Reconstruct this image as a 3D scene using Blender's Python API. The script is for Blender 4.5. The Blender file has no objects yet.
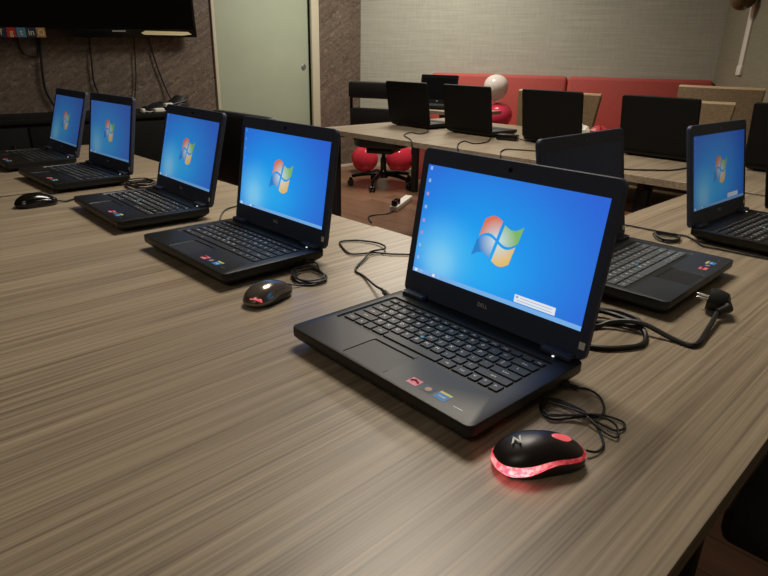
import bpy, bmesh, math, random
from mathutils import Vector, Matrix
random.seed(7)
C = bpy.context.scene.collection
SC = bpy.context.scene
PI = math.pi
TZ = 0.72            # height of every table top
R = math.radians

# ------------------------------------------------------------------ materials
def lin(r, g, b):
    f = lambda c: (c/12.92 if c <= 0.04045 else ((c+0.055)/1.055)**2.4)
    return (f(r/255), f(g/255), f(b/255), 1.0)

class N:
    def __init__(s, name):
        s.m = bpy.data.materials.new(name); s.m.use_nodes = True
        s.t = s.m.node_tree; s.b = s.t.nodes['Principled BSDF']
    def new(s, typ, **kw):
        n = s.t.nodes.new(typ)
        for k, v in kw.items():
            if k in n.inputs.keys(): n.inputs[k].default_value = v
            else: setattr(n, k, v)
        return n
    def link(s, a, b): s.t.links.new(a, b)
    def set(s, **kw):
        for k, v in kw.items(): s.b.inputs[k.replace('_', ' ')].default_value = v
        return s
    def coords(s, scale, offset_random=False):
        tc = s.new('ShaderNodeTexCoord'); mp = s.new('ShaderNodeMapping')
        mp.inputs['Scale'].default_value = scale
        if offset_random:
            oi = s.new('ShaderNodeObjectInfo'); ml = s.new('ShaderNodeMath', operation='MULTIPLY'); ml.inputs[1].default_value = 23.0
            s.link(oi.outputs['Random'], ml.inputs[0]); va = s.new('ShaderNodeVectorMath', operation='ADD')
            s.link(tc.outputs['Object'], va.inputs[0]); s.link(ml.outputs[0], va.inputs[1]); s.link(va.outputs[0], mp.inputs['Vector'])
        else: s.link(tc.outputs['Object'], mp.inputs['Vector'])
        return mp.outputs['Vector']
    def noise(s, vec, scale=1, detail=4, rough=.55):
        n = s.new('ShaderNodeTexNoise'); s.link(vec, n.inputs['Vector'])
        n.inputs['Scale'].default_value = scale; n.inputs['Detail'].default_value = detail; n.inputs['Roughness'].default_value = rough
        return n.outputs['Fac']
    def ramp(s, fac, stops):
        r = s.new('ShaderNodeValToRGB'); s.link(fac, r.inputs['Fac'])
        e = r.color_ramp.elements
        while len(e) < len(stops): e.new(.5)
        for i, (p, c) in enumerate(stops): e[i].position = p; e[i].color = c
        return r.outputs['Color']
    def mixf(s, a, b, f):
        m = s.new('ShaderNodeMix', data_type='FLOAT'); s.link(a, m.inputs[2]); s.link(b, m.inputs[3]); m.inputs[0].default_value = f
        return m.outputs[0]
    def bump(s, fac, strength, dist=.002):
        b = s.new('ShaderNodeBump'); b.inputs['Strength'].default_value = strength; b.inputs['Distance'].default_value = dist
        s.link(fac, b.inputs['Height']); s.link(b.outputs['Normal'], s.b.inputs['Normal'])

def plain(name, col, rough=.5, metal=0.0, spec=.5, noise=0.06, nscale=60):
    n = N(name); n.set(Roughness=rough, Metallic=metal); n.b.inputs['Specular IOR Level'].default_value = spec
    v = n.coords((1, 1, 1)); f = n.noise(v, nscale, 3)
    lo = tuple(c*(1-noise) for c in col[:3])+(1,); hi = tuple(min(1, c*(1+noise)) for c in col[:3])+(1,)
    n.link(n.ramp(f, [(.3, lo), (.7, hi)]), n.b.inputs['Base Color'])
    return n.m

def glow(name, col, strength, rough=.35):
    n = N(name); n.set(Base_Color=(.01, .01, .012, 1), Roughness=rough, Emission_Color=col, Emission_Strength=strength)
    return n.m

M = {}
def wood_table():
    n = N('table laminate')
    geo = n.new('ShaderNodeNewGeometry')
    def pos(sc):
        mp = n.new('ShaderNodeMapping'); mp.inputs['Scale'].default_value = sc; n.link(geo.outputs['Position'], mp.inputs['Vector']); return mp.outputs['Vector']
    a = n.noise(pos((16, .4, 16)), 1, 3, .5)
    b = n.noise(pos((75, .9, 75)), 1, 4, .65)
    c = n.noise(pos((300, 3, 300)), 1, 3, .6)
    ab = n.mixf(a, b, .72); abc = n.mixf(ab, c, .38)
    col = n.ramp(abc, [(.38, lin(114, 101, 85)), (.46, lin(140, 126, 107)), (.53, lin(155, 140, 119)), (.62, lin(172, 156, 134))])
    n.link(col, n.b.inputs['Base Color'])
    n.set(Roughness=.36); n.b.inputs['Specular IOR Level'].default_value = .45
    n.bump(abc, .05, .0006)
    return n.m
M['wood'] = wood_table()
def wallpaper():
    n = N('brown mottled wallpaper')
    v = n.coords((1, 1, 1.6)); d = n.noise(v, 5, 5, .6)
    w = n.new('ShaderNodeVectorMath', operation='MULTIPLY_ADD'); w.inputs[1].default_value = (.8, .8, .8)
    cx = n.new('ShaderNodeCombineXYZ'); n.link(d, cx.inputs[1]); n.link(d, cx.inputs[2])
    n.link(cx.outputs[0], w.inputs[0]); n.link(v, w.inputs[2])
    f = n.noise(w.outputs[0], 26, 6, .68)
    n.link(n.ramp(f, [(.36, lin(78, 67, 59)), (.5, lin(104, 91, 80)), (.6, lin(124, 110, 97)), (.72, lin(166, 152, 136))]), n.b.inputs['Base Color'])
    n.set(Roughness=.42); n.bump(f, .5, .004); return n.m
M['paper'] = wallpaper()
def linen(name, c0, c1, rough=.7):
    n = N(name); v = n.coords((3, 3, 110)); f = n.noise(v, 1, 4, .6)
    v2 = n.coords((90, 90, 9)); g = n.noise(v2, 1, 3, .6); h = n.mixf(f, g, .35)
    n.link(n.ramp(h, [(.35, c0), (.65, c1)]), n.b.inputs['Base Color']); n.set(Roughness=rough); n.bump(h, .25, .002); return n.m
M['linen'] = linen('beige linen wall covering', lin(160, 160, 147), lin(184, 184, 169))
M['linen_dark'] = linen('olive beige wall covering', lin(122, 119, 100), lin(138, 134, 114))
M['plaster'] = plain('warm white ceiling', lin(205, 200, 188), .8)
def floor_mat():
    n = N('red brown floor boards')
    v = n.coords((1, 1, 1)); br = n.new('ShaderNodeTexBrick'); n.link(v, br.inputs['Vector'])
    br.inputs['Scale'].default_value = 1; br.inputs['Brick Width'].default_value = 1.2; br.inputs['Row Height'].default_value = .13
    br.inputs['Mortar Size'].default_value = .0015; br.inputs['Color1'].default_value = lin(136, 102, 80); br.inputs['Color2'].default_value = lin(110, 80, 62)
    br.inputs['Mortar'].default_value = lin(58, 38, 30)
    f = n.noise(n.coords((2, 40, 1)), 1, 4, .6)
    mx = n.new('ShaderNodeMix', data_type='RGBA', blend_type='MULTIPLY'); mx.inputs[0].default_value = .6
    n.link(br.outputs['Color'], mx.inputs[6]); n.link(n.ramp(f, [(.3, (.55, .55, .55, 1)), (.7, (1.2, 1.15, 1.1, 1))]), mx.inputs[7])
    n.link(mx.outputs[2], n.b.inputs['Base Color']); n.set(Roughness=.3); return n.m
M['floor'] = floor_mat()
M['door'] = plain('pale sage door laminate', lin(168, 178, 156), .5, noise=.03, nscale=4)
M['cream'] = plain('cream painted trim', lin(196, 190, 166), .5, noise=.03)
M['case'] = plain('charcoal laptop plastic', lin(18, 18, 18), .5, spec=.3, nscale=900, noise=.12)
M['deckgrey'] = plain('slate grey palm rest', lin(50, 54, 60), .45, spec=.3, nscale=900, noise=.1)
M['deck'] = plain('soft touch palm rest', lin(25, 24, 22), .42, spec=.4, nscale=900, noise=.1)
M['bezel'] = plain('blue black bezel', lin(62, 69, 90), .5, spec=.25, nscale=500)
M['lidback'] = plain('matte black lid', lin(10, 10, 11), .6, spec=.22, nscale=300)
M['off_black'] = plain('switched off black display', lin(6, 6, 8), .4, spec=.2)
M['tvglass'] = plain('black display glass', lin(5, 5, 6), .12, spec=.12)
M['key'] = plain('black key caps', lin(21, 21, 22), .5, noise=.05)
M['keygrey'] = plain('charcoal grey key caps', lin(90, 97, 104), .42, noise=.05)
M['tray'] = plain('keyboard tray', lin(16, 16, 17), .5)
M['logo'] = plain('pale grey lettering', lin(228, 230, 234), .5, noise=.01)
M['legend'] = plain('white key lettering', lin(250, 250, 248), .5, noise=.01)
M['silver'] = plain('brushed silver', lin(190, 190, 188), .3, .9)
M['chrome'] = plain('smoked chrome', lin(132, 124, 116), .2, .75, noise=.02)
M['gloss'] = plain('gloss black plastic', lin(14, 14, 15), .14, noise=.02)
M['soft'] = plain('matte black mouse shell', lin(33, 27, 26), .38, noise=.04)
M['rubber'] = plain('black cable rubber', lin(20, 19, 19), .5)
M['leather'] = plain('black upholstery', lin(24, 24, 25), .5, nscale=220, noise=.15)
M['navy'] = plain('blue black upholstery', lin(20, 22, 28), .45, nscale=220, noise=.15)
M['mesh'] = plain('black woven seat cloth', lin(26, 25, 24), .8, nscale=260, noise=.7)
M['blackwood'] = plain('black cabinet laminate', lin(9, 8, 8), .7, spec=.25)
M['legmetal'] = plain('dark table leg metal', lin(44, 41, 42), .5, .3)
M['white'] = plain('white plastic', lin(225, 222, 212), .5, noise=.02)
M['grey'] = plain('grey plastic', lin(140, 140, 138), .5)
M['red'] = plain('coral red upholstery', lin(178, 80, 72), .75, nscale=140, noise=.14)
M['redpaper'] = plain('red paper', lin(180, 30, 40), .5)
M['labelpink'] = plain('pink label', lin(226, 120, 140), .4, noise=.02)
M['labelnavy'] = plain('navy label', lin(28, 44, 78), .35, noise=.02)
M['labelblue'] = plain('blue label', lin(52, 132, 196), .35, noise=.02)
M['labelred'] = plain('red label', lin(176, 40, 38), .4, noise=.02)
M['labelyellow'] = plain('yellow label', lin(214, 206, 96), .4, noise=.02)
M['labelteal'] = plain('pale blue label', lin(80, 132, 158), .4, noise=.02)
M['labeltan'] = plain('tan label', lin(176, 140, 90), .4, noise=.02)
M['creamsymbol_reflection'] = plain('cream symbols and painted reflection', lin(228, 218, 172), .4, noise=.02)
M['stick'] = plain('blue rubber', lin(70, 150, 190), .5, noise=.02)
def wicker():
    n = N('tan woven chair cane'); v = n.coords((60, 60, 260)); f = n.noise(v, 1, 3, .6)
    n.link(n.ramp(f, [(.3, lin(112, 92, 66)), (.7, lin(150, 126, 94))]), n.b.inputs['Base Color']); n.set(Roughness=.65); n.bump(f, .5, .004); return n.m
M['wicker'] = wicker()
M['tanedge'] = plain('light tan wood edge', lin(192, 164, 124), .5)
def balloon_mat(name, col, tr):
    n = N(name); n.set(Base_Color=col, Roughness=.16, Transmission_Weight=tr, IOR=1.2, Coat_Weight=.4); return n.m
M['bal_white'] = balloon_mat('pearl white balloon', lin(222, 214, 204), .25)
M['bal_red'] = balloon_mat('red balloon', lin(216, 58, 76), .2)
M['bal_pink'] = balloon_mat('deep pink balloon', lin(220, 62, 92), .2)
M['bal_brown'] = balloon_mat('olive balloon', lin(96, 82, 54), .1)
def lit_plastic():
    n = N('red translucent plastic')
    tr = n.new('ShaderNodeBsdfTranslucent'); tn = n.noise(n.coords((1, 1, 1)), 190, 2); n.link(n.ramp(tn, [(.42, (1, .14, .2, 1)), (.62, (1, .62, .62, 1))]), tr.inputs['Color'])
    gl = n.new('ShaderNodeBsdfPrincipled'); gl.inputs['Base Color'].default_value = (.6, .05, .08, 1); gl.inputs['Roughness'].default_value = .15
    gl.inputs['Emission Color'].default_value = (1, .06, .1, 1); gl.inputs['Emission Strength'].default_value = .12
    mx = n.new('ShaderNodeMixShader'); mx.inputs[0].default_value = .4
    n.link(tr.outputs[0], mx.inputs[1]); n.link(gl.outputs[0], mx.inputs[2])
    n.link(mx.outputs[0], n.t.nodes['Material Output'].inputs['Surface']); return n.m
M['litred'] = lit_plastic()
M['wheelglow'] = glow('lit red wheel', (1, .14, .15, 1), .75)
M['ledglow'] = glow('red led window', (1, .12, .13, 1), .8)
M['ledwhite'] = glow('white power light', (.9, .95, 1, 1), 1.4)

def screen_mat(name, bright, wash=0.0):
    """the blue desktop wallpaper of a lit display"""
    n = N(name); tc = n.new('ShaderNodeTexCoord')
    def blob(cx, cy, sx, sy, p):
        mp = n.new('ShaderNodeMapping'); mp.inputs['Location'].default_value = (-cx/sx, -cy/sy, 0); mp.inputs['Scale'].default_value = (1/sx, 1/sy, 0)
        n.link(tc.outputs['Object'], mp.inputs['Vector'])
        ln = n.new('ShaderNodeVectorMath', operation='LENGTH'); n.link(mp.outputs[0], ln.inputs[0])
        mr = n.new('ShaderNodeMapRange', interpolation_type='SMOOTHERSTEP'); mr.inputs['From Min'].default_value = 1; mr.inputs['From Max'].default_value = 0
        mr.inputs['To Max'].default_value = p
        n.link(ln.outputs['Value'], mr.inputs['Value']); return mr.outputs['Result']
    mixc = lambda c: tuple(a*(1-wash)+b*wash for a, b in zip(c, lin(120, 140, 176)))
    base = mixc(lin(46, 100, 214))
    cur = None
    for (cx, cy, sx, sy, p, col) in ((-.03, .095, .27, .20, 1.0, lin(28, 156, 242)), (-.05, .075, .15, .085, .6, lin(46, 182, 246)), (-.105, .070, .095, .095, .6, lin(112, 204, 246)), (-.10, .062, .05, .05, .35, lin(170, 224, 246))):
        mx = n.new('ShaderNodeMix', data_type='RGBA'); n.link(blob(cx, cy, sx, sy, p), mx.inputs[0])
        if cur is None: mx.inputs[6].default_value = base
        else: n.link(cur, mx.inputs[6])
        mx.inputs[7].default_value = mixc(col); cur = mx.outputs[2]
    n.link(cur, n.b.inputs['Emission Color'])
    n.set(Base_Color=(.006, .006, .01, 1), Roughness=.3, Emission_Strength=bright); return n.m
def pane_mat(name, col, b):
    n = N(name); tc = n.new('ShaderNodeTexCoord'); mp = n.new('ShaderNodeMapping'); mp.inputs['Location'].default_value = (0, -.119, 0)
    n.link(tc.outputs['Object'], mp.inputs['Vector']); ln = n.new('ShaderNodeVectorMath', operation='LENGTH'); n.link(mp.outputs[0], ln.inputs[0])
    mr = n.new('ShaderNodeMapRange'); mr.inputs['From Min'].default_value = .004; mr.inputs['From Max'].default_value = .034; n.link(ln.outputs['Value'], mr.inputs['Value'])
    n.link(n.ramp(mr.outputs['Result'], [(0, lin(214, 230, 236)), (1, col)]), n.b.inputs['Emission Color'])
    n.set(Base_Color=(.006, .006, .01, 1), Roughness=.3, Emission_Strength=b*.92); return n.m
def ui_set(key, b, wash=0.0):
    s = {'wall': screen_mat('desktop wallpaper '+key, b, wash)}
    for nm, c in dict(red=lin(226, 122, 96), green=lin(132, 190, 110), blue=lin(44, 134, 214), yellow=lin(238, 196, 112)).items():
        s[nm] = pane_mat('flag '+nm+' '+key, c, b)
    for nm, c in dict(bar=lin(120, 176, 232), icon=lin(140, 184, 238) if key == 'bright' else lin(80, 150, 232), icon_warm=lin(172, 146, 206) if key == 'bright' else lin(100, 140, 226), note=lin(226, 232, 240), line=lin(150, 170, 200)).items():
        s[nm] = glow('screen '+nm+' '+key, c, b)
    return s
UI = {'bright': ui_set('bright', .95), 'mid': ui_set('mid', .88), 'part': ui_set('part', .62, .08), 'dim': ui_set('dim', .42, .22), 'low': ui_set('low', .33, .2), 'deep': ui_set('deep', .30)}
M['dark_screen'] = plain('switched off display', lin(62, 74, 114), .45, spec=.2, nscale=20, noise=.05)

# ------------------------------------------------------------------ mesh helpers
def finish(bm, angle=35, recalc=True):
    if recalc: bmesh.ops.recalc_face_normals(bm, faces=bm.faces)
    for f in bm.faces: f.smooth = True
    for e in bm.edges:
        if len(e.link_faces) == 2 and e.calc_face_angle(0) > R(angle): e.smooth = False
    return bm
CACHE = {}
def mesh_of(key, build):
    if key is not None and key in CACHE: return CACHE[key]
    bm = build(); me = bpy.data.meshes.new('mesh'); bm.to_mesh(me); bm.free()
    if key is not None: CACHE[key] = me
    return me
def obj(name, build, mats, parent=None, key=None, loc=None, mat4=None, angle=35, label=None):
    """one mesh object; build is a function returning a bmesh, or a bmesh"""
    b = build if callable(build) else (lambda: build)
    me = mesh_of(key, lambda: finish(b(), angle))
    o = bpy.data.objects.new(name, me); C.objects.link(o)
    mats = mats if isinstance(mats, (list, tuple)) else [mats]
    if len(me.materials) == 0:
        for m in mats: me.materials.append(m)
    for i, m in enumerate(mats):
        if me.materials[i] != m:
            o.material_slots[i].link = 'OBJECT'; o.material_slots[i].material = m
    if parent is not None: o.parent = parent
    if mat4 is not None: o.matrix_local = mat4
    elif loc is not None: o.location = loc
    if label: o['label'] = label
    return o
def tag(o, label, cat, group=None):
    o['label'] = label; o['category'] = cat
    if group: o['group'] = group
    return o
def thing(name, label, cat, loc=(0, 0, 0), rz=0, group=None):
    o = bpy.data.objects.new(name, None); C.objects.link(o); o.empty_display_size = .05
    o.location = loc; o.rotation_euler = (0, 0, rz); return tag(o, label, cat, group)
def struct(name, build, m, loc=None, mat4=None, parent=None):
    o = obj(name, build, m, parent, loc=loc, mat4=mat4); o['kind'] = 'structure'; return o

def add_box(bm, lo, hi, bevel=0, seg=2, mi=0):
    x0, y0, z0 = lo; x1, y1, z1 = hi
    vs = [bm.verts.new(p) for p in ((x0,y0,z0),(x1,y0,z0),(x1,y1,z0),(x0,y1,z0),(x0,y0,z1),(x1,y0,z1),(x1,y1,z1),(x0,y1,z1))]
    fs = [bm.faces.new([vs[i] for i in q]) for q in ((3,2,1,0),(4,5,6,7),(0,1,5,4),(1,2,6,5),(2,3,7,6),(3,0,4,7))]
    for f in fs: f.material_index = mi
    if bevel:
        es = {e for f in fs for e in f.edges}
        bmesh.ops.bevel(bm, geom=list(es), offset=bevel, segments=seg, affect='EDGES', profile=.5)
    return bm
def box(lo, hi, bevel=0, seg=2):
    return lambda: add_box(bmesh.new(), lo, hi, bevel, seg)
def rrect(x0, y0, x1, y1, r, n=5):
    pts = []
    for cx, cy, a in ((x1-r, y1-r, 0), (x0+r, y1-r, 90), (x0+r, y0+r, 180), (x1-r, y0+r, 270)):
        for i in range(n+1):
            t = R(a+90*i/n); pts.append((cx+r*math.cos(t), cy+r*math.sin(t)))
    return pts
def loft(bm, rings, cap0=True, cap1=True, closed=True, mi=0):
    """rings: lists of 3-D points of equal length"""
    vr = [[bm.verts.new(p) for p in ring] for ring in rings]
    n = len(vr[0])
    for a, b in zip(vr, vr[1:]):
        for i in range(n if closed else n-1):
            f = bm.faces.new((a[i], a[(i+1) % n], b[(i+1) % n], b[i])); f.material_index = mi
    if cap0: bm.faces.new(vr[0][::-1]).material_index = mi
    if cap1: bm.faces.new(vr[-1]).material_index = mi
    return vr
def slab(pts, prof):
    """outline lofted through (z, inset) steps; the outline shrinks about its centre"""
    def b():
        bm = bmesh.new(); cx = sum(p[0] for p in pts)/len(pts); cy = sum(p[1] for p in pts)/len(pts)
        hx = max(abs(p[0]-cx) for p in pts); hy = max(abs(p[1]-cy) for p in pts)
        loft(bm, [[(cx+(x-cx)*(1-i/hx), cy+(y-cy)*(1-i/hy), z) for x, y in pts] for z, i in prof]); return bm
    return b
def lathe(prof, n=24, axis='z'):
    def b():
        bm = bmesh.new(); rings = []
        for r, z in prof:
            rings.append([(r*math.cos(2*PI*i/n), r*math.sin(2*PI*i/n), z) for i in range(n)])
        loft(bm, rings); return bm
    return b
def spline(pts, sub=6, closed=False):
    P = [Vector(p) for p in pts]; out = []; n = len(P)
    rng = range(n if closed else n-1)
    for i in rng:
        g = (lambda k: P[k % n]) if closed else (lambda k: P[max(0, min(n-1, k))])
        p0, p1, p2, p3 = g(i-1), g(i), g(i+1), g(i+2)
        for s in range(sub):
            t = s/sub
            out.append(.5*((2*p1)+(p2-p0)*t+(2*p0-5*p1+4*p2-p3)*t*t+(3*p1-p0-3*p2+p3)*t**3))
    if not closed: out.append(P[-1])
    return out
def add_tube(bm, pts, r, n=8, closed=False, smooth=True, sub=6):
    P = spline(pts, sub, closed) if smooth else [Vector(p) for p in pts]
    rings = []; m = len(P); up = Vector((0, 0, 1)); prev = None
    for i in range(m):
        t = (P[(i+1) % m]-P[i-1]) if closed else (P[min(m-1, i+1)]-P[max(0, i-1)])
        if t.length < 1e-9: t = Vector((1, 0, 0))
        t.normalize()
        if prev is None:
            a = t.cross(up) if abs(t.z) < .9 else t.cross(Vector((1, 0, 0)))
        else: a = prev-t*prev.dot(t)
        a.normalize(); prev = a; b = t.cross(a)
        rr = r(i/(m-1)) if callable(r) else r
        rings.append([P[i]+(a*math.cos(2*PI*k/n)+b*math.sin(2*PI*k/n))*rr for k in range(n)])
    if closed: rings.append(rings[0]); vr = loft(bm, rings[:-1], False, False); a, b2 = vr[-1], vr[0]; [bm.faces.new((a[k], a[(k+1) % n], b2[(k+1) % n], b2[k])) for k in range(n)]
    else: loft(bm, rings)
    return bm
def tube(pts, r, n=8, closed=False, smooth=True, sub=6):
    return lambda: add_tube(bmesh.new(), pts, r, n, closed, smooth, sub)
TEXT = {}
def text_mesh(s, size):
    """verts and faces of a short piece of lettering, centred on its own origin"""
    k = (s, size)
    if k not in TEXT:
        cu = bpy.data.curves.new('lettering', 'FONT'); cu.body = s; cu.size = size; cu.align_x = 'CENTER'; cu.align_y = 'CENTER'; cu.resolution_u = 3
        o = bpy.data.objects.new('lettering', cu); C.objects.link(o); dg = bpy.context.evaluated_depsgraph_get(); dg.update()
        me = bpy.data.meshes.new_from_object(o.evaluated_get(dg))
        TEXT[k] = ([v.co.copy() for v in me.vertices], [list(p.vertices) for p in me.polygons])
        bpy.data.objects.remove(o); bpy.data.curves.remove(cu); bpy.data.meshes.remove(me)
    return TEXT[k]
def add_text(bm, s, size, at, mi=0, sx=1.0):
    vs, fs = text_mesh(s, size); nv = [bm.verts.new((at[0]+v.x*sx, at[1]+v.y, at[2])) for v in vs]
    for f in fs:
        try: bm.faces.new([nv[i] for i in f]).material_index = mi
        except ValueError: pass
    return bm

# ------------------------------------------------------------------ room shell
TH = R(28); WX, WY = math.cos(TH), math.sin(TH)
CL = (-4.95, 4.45); CR = (-1.99, 6.02)
WT = 0.12; HC = 2.75
RD = ((CR[1]+2.5)/math.cos(TH)*math.sin(TH))
FR = (CR[0]+RD, -2.5)
plan = [(-5.2, -2.6), (FR[0]+.1, -2.6), (CR[0]+.15, CR[1]+.15), (-5.2, 4.45)]
def slab_plan(pts, z0, z1):
    def b():
        bm = bmesh.new(); loft(bm, [[(x, y, z) for x, y in pts] for z in (z0, z1)]); return bm
    return b
struct('floor', slab_plan(plan, -.1, 0), M['floor'])
struct('ceiling', slab_plan(plan, HC, HC+.1), M['plaster'])
def extr(pts, d):
    """outline of (v, z) pairs at x = -4.95 pushed back by d"""
    def b():
        bm = bmesh.new(); loft(bm, [[(x, v, z) for v, z in pts] for x in (-4.95, -4.95-d)]); return bm
    return b
D0, D1, DH = 2.785, 3.80, 2.2
struct('wall_left', extr([(-2.5, 0), (D0, 0), (D0, DH), (D1, DH), (D1, 0), (4.45, 0), (4.45, HC), (-2.5, HC)], WT), M['paper'])
def wall_between(a, b, t):
    ax, ay = a; bx, by = b; L = math.hypot(bx-ax, by-ay); nx, ny = -(by-ay)/L*t, (bx-ax)/L*t
    return slab_plan([(ax, ay), (bx, by), (bx+nx, by+ny), (ax+nx, ay+ny)], 0, HC)
struct('wall_back', wall_between(CL, CR, .12), M['linen'])
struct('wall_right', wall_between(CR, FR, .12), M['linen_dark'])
struct('wall_front', wall_between(FR, (-4.95, -2.5), .12), M['linen'])
dr = struct('door_1', box((-5.03, D0-.02, 0), (-4.985, D1+.02, DH+.02), .003), M['door'])
lk = obj('door_lock', lathe([(.001, 0), (.026, 0), (.026, .006), (.019, .009), (.017, .005), (.009, .005), (.008, .010), (.001, .011)], 24), M['silver'], dr)
lk.matrix_local = Matrix.Translation((-4.985, 3.735, TZ+.294)) @ Matrix.Rotation(PI/2, 4, 'Y')
struct('trim_1', box((-4.96, D0-.028, 0), (-4.93, D0, DH), .003), M['cream'])
struct('trim_2', box((-5.0, D1, 0), (-4.925, D1+.09, DH), .004), M['cream'])
struct('trim_3', box((-4.96, D0-.028, DH), (-4.925, D1+.09, DH+.09), .004), M['cream'])
struct('baseboard_left', box((-4.95, D1+.09, 0), (-4.932, 4.44, .03), .003), M['cream'])
struct('baseboard_back', slab_plan([(CL[0]+WX*a+WY*o, CL[1]+WY*a-WX*o) for a, o in ((.02, 0), (3.3, 0), (3.3, .018), (.02, .018))], 0, .03), M['cream'])

# ------------------------------------------------------------------ tables
def table(label, u0, v0, u1, v1, group, inset=.13):
    """inset: how far the legs stand in from the long edges"""
    cx, cy = (u0+u1)/2, (v0+v1)/2; hx, hy = (u1-u0)/2-.0001, (v1-v0)/2-.0001
    t = thing('meeting_table', label, 'table', (cx, cy, 0), 0, group)
    obj('table_top', box((-hx, -hy, TZ-.027), (hx, hy, TZ), .0004, 1), M['wood'], t)
    for sx in (-1, 1):
        for sy in (-1, 1):
            obj('leg', box((-.025, -.025, 0), (.025, .025, TZ-.057), .004), M['legmetal'], t, loc=(sx*(hx-inset), sy*(hy-.08), 0), key='table leg')
        obj('side_rail', box((-.015, -hy+.04, TZ-.057), (.015, hy-.04, TZ-.027), .003), M['legmetal'], t, loc=(sx*(hx-inset), 0, 0))
    return t
g = 'wood-grain meeting tables of the near row'
table('wood-grain table at the left end, carrying the two farthest lit laptops', -2.91, -.22, -1.988, 1.0, g)
table('wood-grain table second from left, under the third laptop and the black mouse', -1.97, -.22, -1.053, .994, g)
table('large wood-grain table nearest the viewer under the biggest laptop', -1.053, -.22, -.10, 1.0, g)
table('wood-grain table running away behind the nearest laptop, under the dark-screened laptop', -.69, 1.0, -.10, 2.215, 'wood-grain tables of the side row')
g = 'wood-grain tables of the back row'
table('left table of the back row, under the two left black lids', -2.875, 2.25, -1.94, 3.40, g, .06)
table('middle table of the back row, under two black-backed laptops', -1.939, 2.25, -1.0, 3.40, g, .06)
table('right table of the back row, behind the right-hand lit laptop', -.999, 2.25, -.07, 3.40, g, .06)
table('far table in front of the red bench at the left', -3.72, 3.80, -3.02, 4.30, 'wood-grain tables by the bench')

# ------------------------------------------------------------------ laptops
W2, D2, T0 = .169, .1155, .031
KX0, KX1, KY0, KY1 = -.155, .146, -.044, .0795
PX0, PX1, PY0, PY1 = -.059, .021, -.1085, -.050
def base_bm():
    bm = bmesh.new(); out = rrect(-W2, -D2, W2, D2, .010)
    sh = lambda i, z: [(x*(1-i/W2), y*(1-i/D2), z) for x, y in out]
    vr = loft(bm, [sh(.020, .0045), sh(.013, .0055), sh(.004, .0125), sh(.0006, .0165), sh(0, .019), sh(0, .0296), sh(.0004, .0306), sh(.0012, T0)], True, False)
    edges = []
    def loop_edges(vs):
        return [bm.edges.get((vs[i], vs[(i+1) % len(vs)])) or bm.edges.new((vs[i], vs[(i+1) % len(vs)])) for i in range(len(vs))]
    edges += loop_edges(vr[-1])
    for x0, y0, x1, y1, z, r in ((KX0, KY0, KX1, KY1, .0284, .004), (PX0, PY0, PX1, PY1, .0300, .004)):
        top = rrect(x0, y0, x1, y1, r, 3); k = .002 if z < .029 else .0009
        bot = rrect(x0+k, y0+k, x1-k, y1-k, r, 3)
        hv = loft(bm, [[(x, y, T0) for x, y in top], [(x, y, z) for x, y in bot]], False, False)
        edges += loop_edges(hv[0])
    bmesh.ops.triangle_fill(bm, edges=edges, use_beauty=True)
    for sx in (-1, 1):
        for sy in (-1, 1): add_box(bm, (sx*.125-.012, sy*.080-.006, 0), (sx*.125+.012, sy*.080+.006, .0055))
    return bm
UNIT = (KX1-KX0-.010)/15
def key_list():
    rows = []
    fn = [('Esc', .94)]+[('F%d' % i, .94) for i in range(1, 13)]+[('', .94), ('', .94), ('Del', .9)]
    rows.append((.0705, .0105, fn))
    rows.append((.0535, .0162, [(c, 1) for c in '`1234567890-=']+[('Bksp', 2)]))
    rows.append((.0350, .0162, [('Tab', 1.5)]+[(c, 1) for c in 'QWERTYUIOP[]']+[('\\', 1.5)]))
    rows.append((.0165, .0162, [('Caps', 1.75)]+[(c, 1) for c in "ASDFGHJKL;'"]+[('Enter', 2.25)]))
    rows.append((-.0020, .0162, [('Shift', 2.25)]+[(c, 1) for c in 'ZXCVBNM,./']+[('Shift', 2.75)]))
    rows.append((-.0210, .0165, [('Ctrl', 1.25), ('Fn', 1), ('', 1), ('Alt', 1.25), ('', 5.4), ('Alt', 1.25), ('Ctrl', 1.35), ('<', .83), ('^', .83), ('>', .84)]))
    out = []
    for y, h, ks in rows:
        x = KX0+.005
        for s, w in ks:
            out.append((s, x+w*UNIT/2, y-.004, w*UNIT-.0026, h-.0006)); x += w*UNIT
    return out
KEYS = key_list()
def add_key(bm, s, x, y, w, h, z, legend=True):
    pts = rrect(-w/2, -h/2, w/2, h/2, .0016, 2)
    sh = lambda i, zz: [(x+px*(1-2*i/w), y+py*(1-2*i/h), z+zz) for px, py in pts]
    loft(bm, [sh(0, 0), sh(.0001, .0014), sh(.0008, .0022)])
    if s and legend:
        one = len(s) == 1
        add_text(bm, s, .0078 if one else .0046, (x+(-w*.14 if one else 0), y+(h*.10 if one else 0), z+.00226), 1)
    return bm
def keyboard(lap, detail, kmat):
    def tray():
        bm = bmesh.new(); add_box(bm, (KX0+.001, KY0+.001, .0266), (KX1-.001, KY1-.001, .0284))
        if detail == 'joined':
            for s, x, y, w, h in KEYS: add_key(bm, s, x, y, w, h, .0284, False)
        return bm
    kb = obj('keyboard', tray, [M['tray'] if detail != 'joined' else kmat], lap, key='tray '+detail)
    if detail == 'keys':
        for s, x, y, w, h in KEYS:
            obj('key', lambda: add_key(bmesh.new(), s, 0, 0, w, h, 0), [kmat, M['legend']] if s else [kmat], kb, key=('key', s, round(w, 4), round(h, 4)), loc=(x, y, .0284))
        obj('pointing_stick', lathe([(.001, 0), (.0034, 0), (.0036, .0028), (.0028, .0038), (.001, .0041)], 14), M['stick'], kb, key='stick', loc=(-.0185, .0035, .0284))
    return kb
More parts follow.
